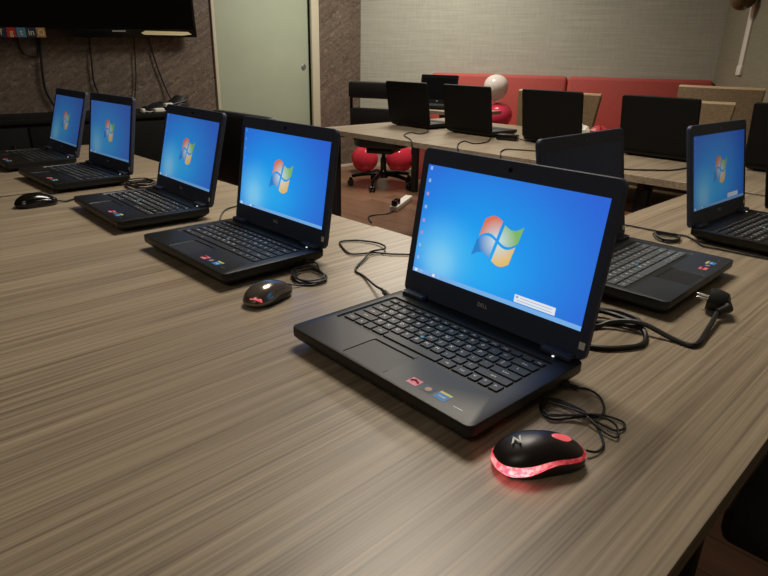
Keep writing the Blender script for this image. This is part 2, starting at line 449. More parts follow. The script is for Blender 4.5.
def lid_bm():
    bm = bmesh.new(); pts = rrect(-W2, -.004, W2, .2345, .011)
    cx, cy, hx, hy = 0, .11525, W2, .11925
    sh = lambda i, t: [(cx+(x-cx)*(1-i/hx), cy+(y-cy)*(1-i/hy), t) for x, y in pts]
    loft(bm, [sh(.007, -.0125), sh(.002, -.0112), sh(0, -.008), sh(0, -.001), sh(.0012, .0004), sh(.003, .0004), sh(.0045, 0)]); return bm
SW, SH, B0 = .1548, .174, .0346
def flag_pane(q):
    s0, s1, t0, t1 = q
    def b():
        bm = bmesh.new(); n = 6; rings = []
        P = lambda s, t: (.0355*s+.0065*t, .119+.0285*t-.0085*math.sin(PI*s*.95)+.004*s, 0)
        for z in (0, .00012):
            ring = []
            ring += [P(s0+(s1-s0)*i/n, t0) for i in range(n)] + [P(s1, t0+(t1-t0)*i/n) for i in range(n)]
            ring += [P(s1+(s0-s1)*i/n, t1) for i in range(n)] + [P(s0, t1+(t0-t1)*i/n) for i in range(n)]
            rings.append([(x, y, z+.0004) for x, y, _ in ring])
        loft(bm, rings); return bm
    return b
def plate(x0, y0, x1, y1, z=.0004, t=.00015): return box((x0, y0, z), (x1, y1, z+t))
def desktop(scr, ui, note):
    for nm, q in (('red', (-.95, -.07, .08, 1)), ('green', (.07, .98, .08, .95)), ('blue', (-1, -.07, -.98, -.07)), ('yellow', (.07, .93, -1, -.07))):
        obj('flag_pane', flag_pane(q), ui[nm], scr, key='flag '+nm, label=nm+' pane of the flag on the wallpaper')
    obj('taskbar', plate(-SW, B0, SW, B0+.0066), ui['bar'], scr, key='taskbar')
    for i, x in enumerate((-.150, -.139, -.111, -.101)):
        obj('taskbar_button', plate(x, B0+.0012, x+.0055, B0+.0056, .00056, .0001), ui['icon' if i % 2 else 'note'], scr, key=('tb', i))
    for i, h in enumerate((.2035, .1840, .163, .142, .120, .100, .0795, .059)):
        obj('desktop_icon', plate(-.1498, h-.0027, -.1450, h+.0027), ui['icon' if i not in (2, 4, 5) else 'icon_warm'], scr, key=('di', i))
    if note:
        def nb():
            bm = bmesh.new(); add_box(bm, (.047, .0425, .0004), (.1138, .0535, .00055))
            for k, (a, b) in enumerate(((.057, .108), (.051, .109))): add_box(bm, (a, .0495-.0042*k, .00055), (b, .0503-.0042*k, .00062), mi=1)
            add_box(bm, (.0495, .0488, .00055), (.0535, .0520, .00062), mi=1); return bm
        obj('notification', nb, [ui['note'], ui['line']], scr, key='note')
def laptop(label, u, v, yaw, lid_deg, screen=None, note=False, keys='keys', kmat=None, group=None, deck='deck', lidm='bezel', stickers=True):
    """screen: a UI key, or None for a display that is off"""
    L = thing('laptop', label, 'laptop', (u, v, TZ), R(yaw), group)
    obj('base', base_bm, M[deck], L, key='laptop base', angle=28)
    keyboard(L, keys, kmat or M['key'])
    def pad():
        bm = bmesh.new(); add_box(bm, (PX0+.0006, PY0+.0006, .0285), (PX1-.0006, PY1-.0006, .0300))
        add_box(bm, (PX0+.002, PY0+.0008, .0300), (PX1-.002, PY0+.013, .0304)); return bm
    obj('touchpad', pad, M['tray'], L, key='touchpad')
    def grip():
        bm = bmesh.new(); add_box(bm, (PX0+.001, PY1+.0005, T0), (PX1-.001, PY1+.0055, T0+.0006), .0002, 1); return bm
    obj('touchpad_buttons', grip, M['tray'], L, key='tpb')
    if stickers:
        def s1():
            bm = bmesh.new(); add_box(bm, (-.0085, -.0072, 0), (.0085, .0072, .0002))
            add_tube(bm, [(-.006, -.001, .0003), (-.001, .003, .0003), (.006, 0, .0003)], .0016, 5); 
            for f in bm.faces:
                if f.calc_center_median().z > .00019 and abs(f.calc_center_median().x) < .0062 and abs(f.calc_center_median().y) < .0045 and len(f.verts) == 4 and f.calc_area() < 5e-6: f.material_index = 1
            return bm
        def s2():
            bm = bmesh.new(); add_box(bm, (-.009, -.0072, 0), (.009, .0072, .0002))
            loft(bm, [[(.001+.0046*math.cos(2*PI*i/16), .0046*math.sin(2*PI*i/16), z) for i in range(16)] for z in (.0002, .0004)], mi=1); return bm
        def s3():
            bm = bmesh.new(); add_box(bm, (-.009, -.0085, 0), (.009, .0085, .0002)); add_box(bm, (-.009, .0045, .0002), (.009, .0085, .0003), mi=2)
            add_text(bm, 'intel', .006, (0, -.001, .00032), 1); return bm
        obj('palm_rest_sticker', s1, [M['labelpink'], M['labelred']], L, key='s1', loc=(.0615, -.0915, T0), label='pink sticker with a dark red mark')
        obj('palm_rest_sticker', s2, [M['labelnavy'], M['labeltan']], L, key='s2', loc=(.0835, -.0915, T0), label='navy sticker with a round tan mark')
        obj('palm_rest_sticker', s3, [M['labelblue'], M['legend'], M['labelyellow']], L, key='s3', loc=(.1065, -.0905, T0), label='blue sticker with a yellow top edge')
    obj('status_mark', box((-.007, -.0004, 0), (.007, .0004, .0003)), M['silver'], L, key='status', loc=(.135, -.0965, T0))
    a = R(lid_deg); hy, hz = .1132, .0340
    Mx = Matrix(((1, 0, 0, 0), (0, -math.cos(a), -math.sin(a), hy), (0, math.sin(a), -math.cos(a), hz), (0, 0, 0, 1)))
    def hinge():
        bm = bmesh.new(); add_box(bm, (-.023, -.0125, -.0035), (.023, .004, .0055), .0028, 2); return bm
    for sx in (-1, 1):
        hg = obj('hinge', hinge, M['bezel'], L, key='hinge', loc=(sx*.134, hy-.004, hz-.001))
        obj('hinge_strip', box((-.021, -.0127, .0030), (.021, -.0118, .0042)), M['silver'], hg, key='hinge strip', label='bright metal strip on the hinge')
    if screen: obj('power_light', lathe([(.0004, 0), (.0018, 0), (.0016, .0006), (.0004, .0008)], 10), M['ledwhite'], L, key='power', loc=(.1335, .0955, T0))
    ld = obj('lid', lid_bm, M[lidm], L, key='lid', mat4=Mx, angle=30)
    obj('webcam', lathe([(.0004, 0), (.0036, 0), (.0036, .0006), (.0022, .0007), (.0004, .0004)], 14), M['gloss'], ld, key='webcam', loc=(0, .2212, .0001))
    obj('lid_logo', lambda: add_text(bmesh.new(), 'DELL', .0085, (0, 0, 0)), M['logo'], ld, key='logo', loc=(-.0045, .0195, .0006))
    obj('lid_sticker', plate(.157, .0115, .1655, .0215, .0002, .0002), M['white'], ld, key='lid sticker', label='small white sticker at the lid corner')
    sc = obj('screen', plate(-SW, B0, SW, B0+SH, -.0004, .0008), UI[screen]['wall'] if screen else M['off_black' if lidm == 'lidback' else 'dark_screen'], L, key='screen', mat4=Mx)
    if screen: desktop(sc, UI[screen], note)
    return L
G = 'open laptops of the near row'
laptop('largest open laptop in front, lit blue desktop, beside the red-lit mouse', -.4808, .5637, -1.8, 99.1, 'bright', True, group=G)
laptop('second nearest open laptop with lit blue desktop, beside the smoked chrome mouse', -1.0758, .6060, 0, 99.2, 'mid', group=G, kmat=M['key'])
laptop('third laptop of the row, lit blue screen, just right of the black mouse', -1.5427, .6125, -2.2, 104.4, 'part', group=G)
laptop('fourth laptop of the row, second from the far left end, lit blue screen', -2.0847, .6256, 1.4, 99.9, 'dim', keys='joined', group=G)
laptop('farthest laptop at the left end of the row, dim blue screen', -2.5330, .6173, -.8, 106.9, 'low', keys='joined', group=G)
G = 'open laptops of the side row'
laptop('laptop with a dark switched-off screen right behind the nearest laptop', -.4345, 1.1327, 90.6, 100.4, None, kmat=M['keygrey'], group=G, deck='deckgrey')
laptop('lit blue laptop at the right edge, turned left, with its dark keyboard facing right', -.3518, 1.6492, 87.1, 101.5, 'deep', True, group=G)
laptop('dark laptop cut by the right edge of the frame, beyond the right-hand lit laptop', -.285, 2.03, 86, 101, None, keys='plain', group=G, lidm='lidback', deck='case')
G = 'black-backed laptops of the back row'
for lab, u, yw in (('leftmost black laptop lid of the back row, seen from behind', -2.585, 180),
                   ('second black laptop lid from left in the back row, in front of the white balloon', -2.127, 178),
                   ('third black laptop lid from left in the back row, in front of a tan chair', -1.603, 178.5),
                   ('widest-looking black laptop lid of the back row, left of the right-hand lit laptop', -1.079, 178),
                   ('rightmost black laptop lid of the back row, cut by the frame edge', -.554, 179)):
    laptop(lab, u, 2.845, yw, 100, None, keys='plain', group=G, lidm='lidback', deck='case', stickers=False)
laptop('black laptop on the far table in front of the red bench', -3.50, 3.97, 20, 97, None, keys='plain', group='laptops on the far table', lidm='lidback', deck='case', stickers=False)

# ------------------------------------------------------------------ mice
def mouse_surface(phi, z, L, Wd, Hh):
    """point of the mouse hull at angle phi (0 = front, along +y) and height fraction z"""
    c, s = math.cos(phi), math.sin(phi)
    e = 2.4; r = 1/((abs(c)**e+abs(s)**e)**(1/e))
    t = max(0.0, min(1.0, z)); lo = .30
    k = (1-((t-lo)/(1-lo))**2.3)**(1/2.1) if t > lo else 1-.10*((lo-t)/lo)**2
    y = L/2*r*c*k; x = Wd/2*r*s*k
    x *= 1-.13*math.exp(-((y-.008)/.022)**2)-.04*max(0, y/(L/2))
    hh = Hh*(1-.26*max(0, (y+.004)/(L/2))**1.4-.16*max(0, (-y-.022)/(L/2)))
    return (x, y, t*hh)
def mouse_shell(z0, z1, L, Wd, Hh, out=0, n=48, m=8, cap0=False, cap1=True):
    def b():
        bm = bmesh.new(); rings = []
        for j in range(m+1):
            ring = []
            for i in range(n):
                ph = 2*PI*i/n; a, e = z0(ph), z1(ph)
                p = Vector(mouse_surface(ph, a+(e-a)*j/m, L, Wd, Hh)); o = Vector((p.x, p.y, 0))
                if out and o.length: p += o.normalized()*out*math.sin(PI*j/m)
                ring.append(p)
            rings.append(ring)
        loft(bm, rings, cap0, False)
        if cap1:
            top = [v for v in bm.verts][-n:]; c = bm.verts.new(sum((v.co for v in top), Vector())/n)
            for i in range(n): bm.faces.new((top[i], top[(i+1) % n], c))
        return bm
    return b
def mouse(label, u, v, rz, body, shell, band, L=.100, Wd=.058, Hh=.036):
    m = thing('computer_mouse', label, 'computer mouse', (u, v, TZ), rz, 'wired mice on the near tables')
    fr = lambda ph: .5+.5*math.cos(ph)                      # 1 at the front
    ss = lambda t: (lambda q: q*q*(3-2*q))(max(0.0, min(1.0, t)))
    zl = lambda ph: .04+.40*ss(fr(ph)*1.5)
    zh = lambda ph: .44+.16*ss(fr(ph)*1.4)
    obj('lower_shell', mouse_shell(lambda p: .03, zl, L, Wd, Hh, cap0=True, cap1=False), body, m)
    obj('light_band', mouse_shell(zl, zh, L, Wd, Hh, .0016, cap1=False), band, m)
    obj('top_shell', mouse_shell(zh, lambda p: .998, L, Wd, Hh, m=10), shell, m, angle=60)
    return m
def wire(m, name, loops, r, mats):
    """cable pieces given in world coordinates, stored in the mouse's own space"""
    inv = (Matrix.Translation(m.location) @ Matrix.Rotation(m.rotation_euler[2], 4, 'Z')).inverted()
    bm = bmesh.new()
    for pts, closed in loops: add_tube(bm, [inv @ Vector(p) for p in pts], r, 7, closed)
    return obj(name, bm, mats, m)
def plug(m, name, a, b, r, mat_, tip=None):
    inv = (Matrix.Translation(m.location) @ Matrix.Rotation(m.rotation_euler[2], 4, 'Z')).inverted()
    a, b = inv @ Vector(a), inv @ Vector(b); d = b-a
    def bld():
        bm = bmesh.new(); add_tube(bm, [a, a+d*.55, a+d*.62, b], lambda t: r*(1 if t < .6 else .55), 10, smooth=False); return bm
    return obj(name, bld, mat_, m)

mA = mouse('black mouse glowing red beside the nearest laptop, with bundled cable', -.2540, .4830, R(-33), M['soft'], M['soft'], M['litred'])
def wheel():
    bm = bmesh.new(); rings = []
    for j in range(7):
        a = PI*j/6-PI/2; rings.append([(.0062*math.cos(a)*math.cos(2*PI*i/20)+0, .0125*math.cos(a)*math.sin(2*PI*i/20), .0022*math.sin(a)) for i in range(20)])
    loft(bm, rings); return bm
for mm, mt in ((mA, M['wheelglow']),):
    w = obj('scroll_wheel', wheel, mt, mm, loc=(0, .022, .0300)); w.rotation_euler = (R(-14), 0, 0)
def emblem():
    bm = bmesh.new()
    for q in ([(-.006, .0035), (.0062, .0052), (.005, .0032), (-.004, .0018)], [(.0062, .0052), (.0035, .0042), (-.005, -.004), (-.002, -.0042)], [(-.005, -.004), (-.0035, -.0022), (.004, -.0028), (.0068, -.0052)]):
        loft(bm, [[(x, y, z) for x, y in q] for z in (0, .0002)])
    add_text(bm, 'zap', .003, (0, -.0085, .0001)); return bm
def emblem_plain():
    bm = bmesh.new()
    for q in ([(-.006, .0035), (.0062, .0052), (.005, .0032), (-.004, .0018)], [(.0062, .0052), (.0035, .0042), (-.005, -.004), (-.002, -.0042)], [(-.005, -.004), (-.0035, -.0022), (.004, -.0028), (.0068, -.0052)]):
        loft(bm, [[(x, y, z) for x, y in q] for z in (0, .0002)])
    return bm
em = obj('emblem', emblem_plain, M['logo'], mA); em.matrix_local = Matrix.Translation((.001, -.028, .0345)) @ Matrix.Rotation(R(21), 4, 'X') @ Matrix.Rotation(R(-25), 4, 'Z')
A1 = [(-0.2599,0.5947,0.728),(-0.2833,0.6086,0.723),(-0.3077,0.6055,0.723),(-0.3161,0.5893,0.723),(-0.3046,0.5687,0.723),(-0.2865,0.5634,0.723),(-0.2715,0.583,0.723)]
A2 = [(-0.2585,0.5917,0.730),(-0.281,0.5943,0.727),(-0.3017,0.5879,0.727),(-0.3038,0.5756,0.727),(-0.29,0.5621,0.727),(-0.2764,0.577,0.727)]
A3 = [(-0.2612,0.5978,0.726),(-0.2461,0.6171,0.723),(-0.2264,0.6201,0.723),(-0.2199,0.6063,0.723),(-0.2268,0.5958,0.723),(-0.2446,0.5971,0.723)]
A4 = [(-0.2592,0.5932,0.729),(-0.2446,0.6058,0.727),(-0.2265,0.6015,0.727),(-0.2168,0.5847,0.724),(-0.2289,0.5827,0.724),(-0.2457,0.5863,0.727)]
A5 = [(-.2595,.594,.7265),(-.284,.601,.7255),(-.309,.597,.7255),(-.311,.582,.7255),(-.297,.566,.7255),(-.278,.578,.7265)]
WA1 = [(-0.2987,0.6423,0.728),(-0.2904,0.6566,0.724),(-0.2737,0.6535,0.723),(-0.2582,0.6361,0.723),(-0.2503,0.6156,0.723),(-0.2537,0.6024,0.724),(-0.2599,0.5947,0.728)]
WA2 = [(-.2262,.5325,.727),(-0.222,0.5375,0.725),(-0.2188,0.5469,0.723),(-0.2214,0.5625,0.723),(-0.2378,0.5838,0.723),(-0.2533,0.5968,0.723),(-0.2599,0.5947,0.728)]
wire(mA, 'cable', [(A1, True), (A2, True), (A3, True), (A4, True), (A5, True), (WA1, False), (WA2, False)], .0014, M['rubber'])
plug(mA, 'usb_plug', (-0.3205, 0.6255, 0.736), (-0.2987, 0.6423, 0.728), .0058, M['rubber'])

mB = mouse('smoked chrome mouse with a red light at its rear, in front of the second laptop', -.820, .5265, R(11), M['gloss'], M['chrome'], M['chrome'], .098, .056, .036)
def led():
    bm = bmesh.new(); add_box(bm, (-.0105, -.0015, -.006), (.0105, .0015, .006), .0014); return bm
lb = obj('red_light_window', led, M['ledglow'], mB, loc=(.0125, -.0405, .0135), label='glowing red light window'); lb.rotation_euler = (R(28), 0, R(24))
B1 = [(-0.8635,0.6734,0.723),(-0.8932,0.6703,0.723),(-0.9007,0.6481,0.723),(-0.8869,0.6239,0.723),(-0.8538,0.609,0.723),(-0.827,0.6158,0.723),(-0.8183,0.6376,0.723),(-0.8292,0.6618,0.723)]
B2 = [(x*.9+-.86*.1+dx, y*.9+.642*.1+dy, .7265) for (x, y, z), dx, dy in zip(B1, (.004,)*8, (.003,)*8)]
B3 = [(x*.97+-.86*.03-.004, y*.93+.642*.07, .7295) for x, y, z in B1]
B4 = [(x*.84+-.86*.16, y*.98+.642*.02, .7245) for x, y, z in B1]
wire(mB, 'cable', [(B1, True), (B2, True), (B3, True), (B4, True), ([(-0.9217,0.6923,0.729),(-0.9136,0.7037,0.723),(-0.8851,0.6879,0.723),(-0.8635,0.6734,0.724)], False),
     ([(-.8478,.5855,.727),(-0.838,0.598,0.724),(-0.8339,0.608,0.723),(-0.829,0.6334,0.723),(-0.8322,0.6582,0.723)], False)], .0015, M['rubber'])
plug(mB, 'usb_plug', (-.9058-.0, .668, .738), (-0.9217+.012, 0.6923, 0.729), .0055, M['rubber'])

mC = mouse('glossy black mouse at the left edge in front of the fourth laptop', -1.797, .434, R(-3), M['gloss'], M['gloss'], M['gloss'], .104, .060, .037)
CC = [(-1.9701,0.6735,0.723),(-2.0116+.02,0.7273-.03,0.723),(-1.9788,0.7514,0.723),(-1.9092,0.7504,0.723),(-1.8664,0.7043,0.723),(-1.8924,0.6717,0.723)]
CC = [(x+.075, y+.04, z+.001) for x, y, z in CC]
C2 = [(x*.85-1.88*.15, y*.85+.755*.15, z+.004) for x, y, z in CC]
C3 = [(x*.95-1.88*.05, y*.9+.755*.1, z+.008) for x, y, z in CC]
C4 = [(x*.7-1.86*.3, y*.95+.755*.05, z+.011) for x, y, z in CC]; C5 = [(x*.9-1.86*.1, y*.75+.755*.25, z+.015) for x, y, z in CC]
wire(mC, 'cable', [(C4, True), (C5, True), ([(-1.795,.485,.728),(-1.793,.507,.723),(-1.8051,0.5303,0.723),(-1.792,0.5773,0.723),(-1.79,0.6303,0.723),(-1.80,0.6867,0.723),(-1.83,0.7108,0.723)], False), (CC, True), (C2, True), (C3, True)], .0022, M['rubber'])

# ------------------------------------------------------------------ charger cables on the tables
def cable(label, pts, r, ends=(), mat_='rubber', name='charger_cable', group='charger cables'):
    t = thing(name, label, 'cable', pts[0], 0, group)
    o = Vector(pts[0])
    obj('cord', tube([Vector(p)-o for p in pts], r), M[mat_], t)
    for a, b, rr in ends:
        a, b = Vector(a)-o, Vector(b)-o; d = b-a
        obj('plug', tube([a, a+d*.6, a+d*.68, b], lambda q, rr=rr: rr*(1 if q < .6 else .6), 10, smooth=False), M[mat_], t)
    return t
cable('thin black cable looping on the table behind the largest laptop\'s left corner', [(-0.7947,0.9165,0.723),(-0.832,0.89,0.723),(-0.8612,0.8622,0.723),(-0.8888,0.8439,0.723),(-0.9025,0.8182,0.723),(-0.9195,0.7983,0.723),(-0.9656,0.8164,0.723),(-0.9996,0.8402,0.723),(-0.9835,0.874,0.723),(-0.9413,0.8933,0.724),(-0.9049,0.8866,0.726),(-0.8859,0.8682,0.727),(-0.8893,0.8326,0.7275),(-0.8701,0.7977,0.725),(-0.8345,0.7391,0.723),(-0.7952,0.7262,0.723),(-0.7324,0.6967,0.729),(-.703,.684,.734)], .0021,
      [((-.662, .664, .7365), (-.703, .684, .734), .0048)])
cable('short black cable curving behind the second laptop at its left rear corner', [(-1.2508,0.679,0.736),(-1.30,0.705,0.727),(-1.3755,0.7517,0.723),(-1.4212,0.788,0.723),(-1.4396,0.8158,0.723),(-1.4407,0.8478,0.723),(-1.40,.90,.723)], .0021, [((-1.236, .672, .7365), (-1.262, .686, .735), .0045)])
cable('short black cable at the rear left of the third laptop', [(-1.722,.705,.736),(-1.75,.80,.725),(-1.81,.85,.7235),(-1.87,.86,.7235),(-1.90,.92,.7235)], .0021, [((-1.704,.680,.7365), (-1.725,.715,.734), .0045)])
cable('black cable on the side row from the dark-screened laptop to the lit one', [(-0.66,1.485,0.723),(-0.6306,1.5004,0.723),(-0.569,1.5038,0.723),(-0.5224,1.5054,0.723),(-0.4913,1.515,0.723),(-0.4618,1.4919,0.723),(-0.4305,1.4572,0.723),(-0.40,1.4597,0.723),(-0.3742,1.4605,0.723),(-0.32,1.463,0.723),(-0.26,1.470,0.723),(-.19,1.475,.723)], .0021)
GC = [(-0.5536,1.4795,0.7235),(-0.5229,1.4883,0.727),(-0.496,1.4882,0.727),(-0.4852,1.441,0.7235),(-0.5108,1.4234,0.7235),(-0.5366,1.445,0.7235)]
def coil(label, pts, r):
    t = thing('cable_bundle', label, 'cable', pts[0], 0, 'coiled cables on the side row'); o = Vector(pts[0]); c = sum((Vector(p) for p in pts), Vector())/len(pts)
    def b():
        bm = bmesh.new()
        for k, (s, dz) in enumerate(((1, 0), (.86, .0035), (.94, .007), (.74, .002))): add_tube(bm, [c+(Vector(p)-c)*s+Vector((.002*k, -.002*k, dz))-o for p in pts], r, 7, True)
        return bm
    obj('cord', b, M['rubber'], t); return t
coil('small coil of black cable between the dark-screened laptop and the lit laptop at right', [(x, y, .7225) for x, y, z in GC], .0018)

cord = [(-0.357,0.7684,0.7242),(-0.3327,0.7825,0.7242),(-0.3108,0.8104,0.7242),(-0.3001,0.8371,0.7242),(-0.3081,0.8692,0.7242),(-0.3267,0.8863,0.728),(-0.3641,0.8783,0.7242),(-0.3937,0.8562,0.7242),(-0.4211,0.8549,0.7242),(-0.428,0.8842,0.7242),(-0.4096,0.913,0.7242),(-0.3803,0.9294,0.7242),(-0.349,0.925,0.7242),(-0.3328,0.9021,0.726),(-0.3449,0.8941,0.731),(-0.3807,0.9015,0.729),(-0.4083,0.8877,0.731),(-0.4192,0.845,0.732),(-0.3912,0.8249,0.7245),(-0.3758,0.8501,0.7245),(-0.3614,0.8697,0.731),(-0.3248,0.8856,0.736),(-0.2761,0.8915,0.7245),(-0.2453,0.8954,0.7242),(-0.2496,0.9553,0.728),(-0.2595,1.027,0.734)]
pc = thing('mains_cable', 'thick black power cord looped beside the nearest laptop, ending in a two-pin plug', 'cable', cord[0], 0)
o0 = Vector(cord[0])
obj('cord', tube([Vector(p)-o0 for p in cord], .0041), M['rubber'], pc)
ax = Vector((-.030, -.0075, .003)).normalized()
pcn = Vector((-.2745, 1.063, .742))-o0
def plug_body():
    bm = bmesh.new(); a = pcn-ax*.012
    add_tube(bm, [pcn+ax*.013, pcn+ax*.010, pcn-ax*.004, pcn-ax*.016, pcn-ax*.020], lambda t: .0195 if t < .6 else (.0165 if t < .9 else .009), 18, smooth=False)
    add_tube(bm, [a, a+Vector((.012, -.016, -.003)), Vector((-.2595, 1.027, .735))-o0], lambda t: .0105-.005*t, 10, smooth=False)
    return bm
obj('plug', plug_body, M['rubber'], pc, angle=40)
side = ax.cross(Vector((0, 0, 1))).normalized(); upv = side.cross(ax)*-1
for s in (-1, 1):
    q = pcn+ax*.012+(Vector((0, 0, 1))*.6+side*-.8).normalized()*s*.0095
    obj('prong', tube([q, q+ax*.016, q+ax*.019], lambda t: .0024 if t < .9 else .0014, 8, smooth=False), M['silver'], pc)

GB = 'cables on the back row'
cable('thin cable drooping over the front edge behind the leftmost black lid', [(-2.098,2.238,.66),(-2.10,2.240,.716),(-2.16,2.29,.7235),(-2.3141,2.4023,.7235),(-2.370,2.5182,.7235),(-2.2933,2.506,.7235),(-2.3286,2.6098,.7235),(-2.3993,2.69,.7235)], .003, group=GB)
cable('thin cable drooping over the front edge behind the second black lid', [(-1.80,2.238,.66),(-1.80,2.240,.716),(-1.83,2.27,.7235),(-1.9134,2.384,.7235),(-1.9527,2.478,.7235),(-1.8621,2.4413,.7235),(-1.8632,2.5461,.7235),(-1.9435,2.69,.7235)], .003, group=GB)
cable('black cable from the front edge to the third black lid of the back row', [(-1.557,2.238,.66),(-1.558,2.240,.716),(-1.58,2.27,.7235),(-1.6162,2.3233,.7235),(-1.6454,2.4104,.7235),(-1.5925,2.4417,.7235),(-1.5248,2.4803,.7235),(-1.48,2.56,.7235),(-1.50,2.69,.7235)], .003, group=GB)
cable('thin dark cable lying along the table front left of the right-hand lit laptop', [(-1.14,2.29,.7235),(-1.0253,2.3322,.7235),(-0.9534,2.3963,.7235),(-0.9007,2.4647,.7235),(-0.8788,2.5827,.7235),(-.87,2.69,.7235)], .003, group=GB)
ad = thing('power_adapter', 'small black power adapter lying between second and third black lids', 'power adapter', (-1.862, 2.725, TZ), R(15))
obj('case', box((-.055, -.03, 0), (.055, .03, .03), .006), M['gloss'], ad)
obj('lead', tube([(.054, 0, .012), (.10, .01, .004), (.118, .02, .004), (.125, .045, .004)], .003), M['rubber'], ad)

# ------------------------------------------------------------------ television, cabinet and its cables on the left wall
tv = thing('television', 'large black television on the brown wall with a row of square stickers', 'television', (-4.84, 1.80, TZ+.49), 0)
tv.rotation_euler = (R(2.1), 0, 0)
hv = .757
obj('frame', box((-.045, -hv, 0), (.012, hv, .90), .006), M['gloss'], tv)
obj('screen', box((.0122, -hv+.022, .058), (.0140, hv-.022, .88)), M['tvglass'], tv)
obj('bracket', box((-.11, -.25, .25), (-.045, .25, .65), .004), M['legmetal'], tv)
def vtext(s, size, m, par, y, z, name):
    o = obj(name, lambda: add_text(bmesh.new(), s, size, (0, 0, 0)), m, par)
    o.matrix_local = Matrix.Translation((.0136, y, z)) @ Matrix(((0, 0, 1, 0), (1, 0, 0, 0), (0, 1, 0, 0), (0, 0, 0, 1))); return o
def sticker(y, col, s, lab):
    st = obj('sticker', box((0, -.0285, -.030), (.0007, .0285, .030)), M[col], tv, loc=(.0142, y, .034), label=lab)
    if s:
        o = obj('symbol', lambda: add_text(bmesh.new(), s, .054, (0, 0, 0)), M['creamsymbol_reflection'], st)
        o.matrix_local = Matrix.Translation((.0010, 0, 0)) @ Matrix(((0, 0, 1, 0), (1, 0, 0, 0), (0, 1, 0, 0), (0, 0, 0, 1)))
    else:
        def ring():
            bm = bmesh.new(); add_tube(bm, [(0, .016*math.cos(2*PI*i/16), .016*math.sin(2*PI*i/16)) for i in range(16)], .003, 5, True); return bm
        obj('symbol', ring, M['creamsymbol_reflection'], st, loc=(.0012, 0, 0))
for k, (c, s, l) in enumerate((('labelnavy', 'f', 'navy square sticker with a letter f'), ('labelred', 'g', 'dull red square sticker'), ('labelteal', 't', 'pale blue square sticker'), ('labelnavy', 'in', 'navy square sticker reading in'), ('labeltan', '', 'tan square sticker with a ring'))):
    sticker(1.152-1.80+.0605*k, c, s, l)
obj('brand_mark', box((0, -.05, 0), (.0006, .05, .010)), M['grey'], tv, loc=(.0122, 1.93-1.80, .040))
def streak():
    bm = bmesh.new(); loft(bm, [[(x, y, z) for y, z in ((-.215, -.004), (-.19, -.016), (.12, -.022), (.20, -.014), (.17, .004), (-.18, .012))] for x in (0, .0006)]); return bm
obj('painted_reflection', streak, M['creamsymbol_reflection'], tv, loc=(.0122, 2.31-1.80, .036), label='painted cream reflection along the lower bezel')  # lamp reflection in the glossy bezel, modelled as a flat cream shape

cb = thing('low_cabinet', 'long low black cabinet under the television along the brown wall', 'cabinet', (-4.72, .85, 0), 0)
obj('body', box((-.215, -1.55, .06), (.20, 1.50, .66), .004), M['blackwood'], cb)
obj('top_panel', box((-.22, -1.57, .66), (.225, 1.52, .695), .003), M['blackwood'], cb)
obj('plinth', box((-.20, -1.5, 0), (.17, 1.45, .06)), M['blackwood'], cb)
for k in range(5):
    d = obj('door', box((0, -.295, 0), (.018, .295, .56), .003), M['blackwood'], cb, loc=(.201, -1.24+.605*k, .08), key='cab door')
    obj('handle', tube([(.018, .2, .45), (.036, .2, .45), (.036, .2, .33), (.018, .2, .33)], .005, smooth=False), M['legmetal'], d, key='cab handle')
WG = 'cables hanging below the television'
WZ = [('cable hanging leftmost below the television, down behind the farthest laptop', [(-4.93,1.411,1.215),(-4.93,1.394,1.038),(-4.93,1.387,.863),(-4.93,1.424,.751),(-4.91,1.452,.704)], .009),
      ('black cable drooping in a U below the television stickers', [(-4.93,1.269,1.21),(-4.93,1.268,1.146),(-4.93,1.295,1.092),(-4.93,1.351,1.077),(-4.93,1.385,1.10),(-4.93,1.395,1.20)], .006),
      ('black cable hanging below the middle of the television', [(-4.93,1.747,1.225),(-4.93,1.735,1.016),(-4.93,1.732,.91),(-4.93,1.75,.828),(-4.91,1.78,.702)], .0065),
      ('straight thin cable hanging below the reflection painted on the television', [(-4.93,2.078,1.238),(-4.93,2.058,.948),(-4.93,2.031,.806),(-4.91,2.009,.701)], .0045),
      ('slanting black cable running from the television down to the white plugs', [(-4.93,2.187,1.24),(-4.93,2.233,1.032),(-4.93,2.283,.863),(-4.91,2.315,.765)], .006)]
for lab, pts, r in WZ:
    t = thing('hanging_cable', lab, 'cable', pts[0], 0, WG); o0 = Vector(pts[0]); obj('cord', tube([Vector(p)-o0 for p in pts], r), M['rubber'], t)
# the heap of adapters on the cabinet
cl = thing('cable_heap', 'black heap of cables and adapters on the cabinet below the television', 'cables', (-4.70, 2.19, .695), 0)
def heap():
    bm = bmesh.new(); rings = []
    for j in range(9):
        t = j/8; y = -.20+.36*t; h = .03+.075*math.exp(-((t-.82)/.22)**2)+.03*math.exp(-((t-.35)/.2)**2)
        w = .07*(1-abs(2*t-1)**3)+.01
        rings.append([(w*math.cos(a)*(1+.12*math.sin(3*a+j)), y+.01*math.sin(2*a), max(0, h*math.sin(a)*(1+.15*math.sin(5*a+2*j)))) for a in [PI*i/10 for i in range(11)]])
    loft(bm, rings, closed=True); return bm
obj('bag', heap, M['leather'], cl)
for pts in ([(.06, -.22, .005), (.08, -.1, .03), (.07, .02, .05), (.05, .12, .07), (.02, .16, .09)], [(.05, -.25, .005), (.09, -.15, .01), (.10, 0, .008), (.08, .1, .01), (.09, .16, .008)]):
    obj('cord', tube(pts, .008), M['rubber'], cl)
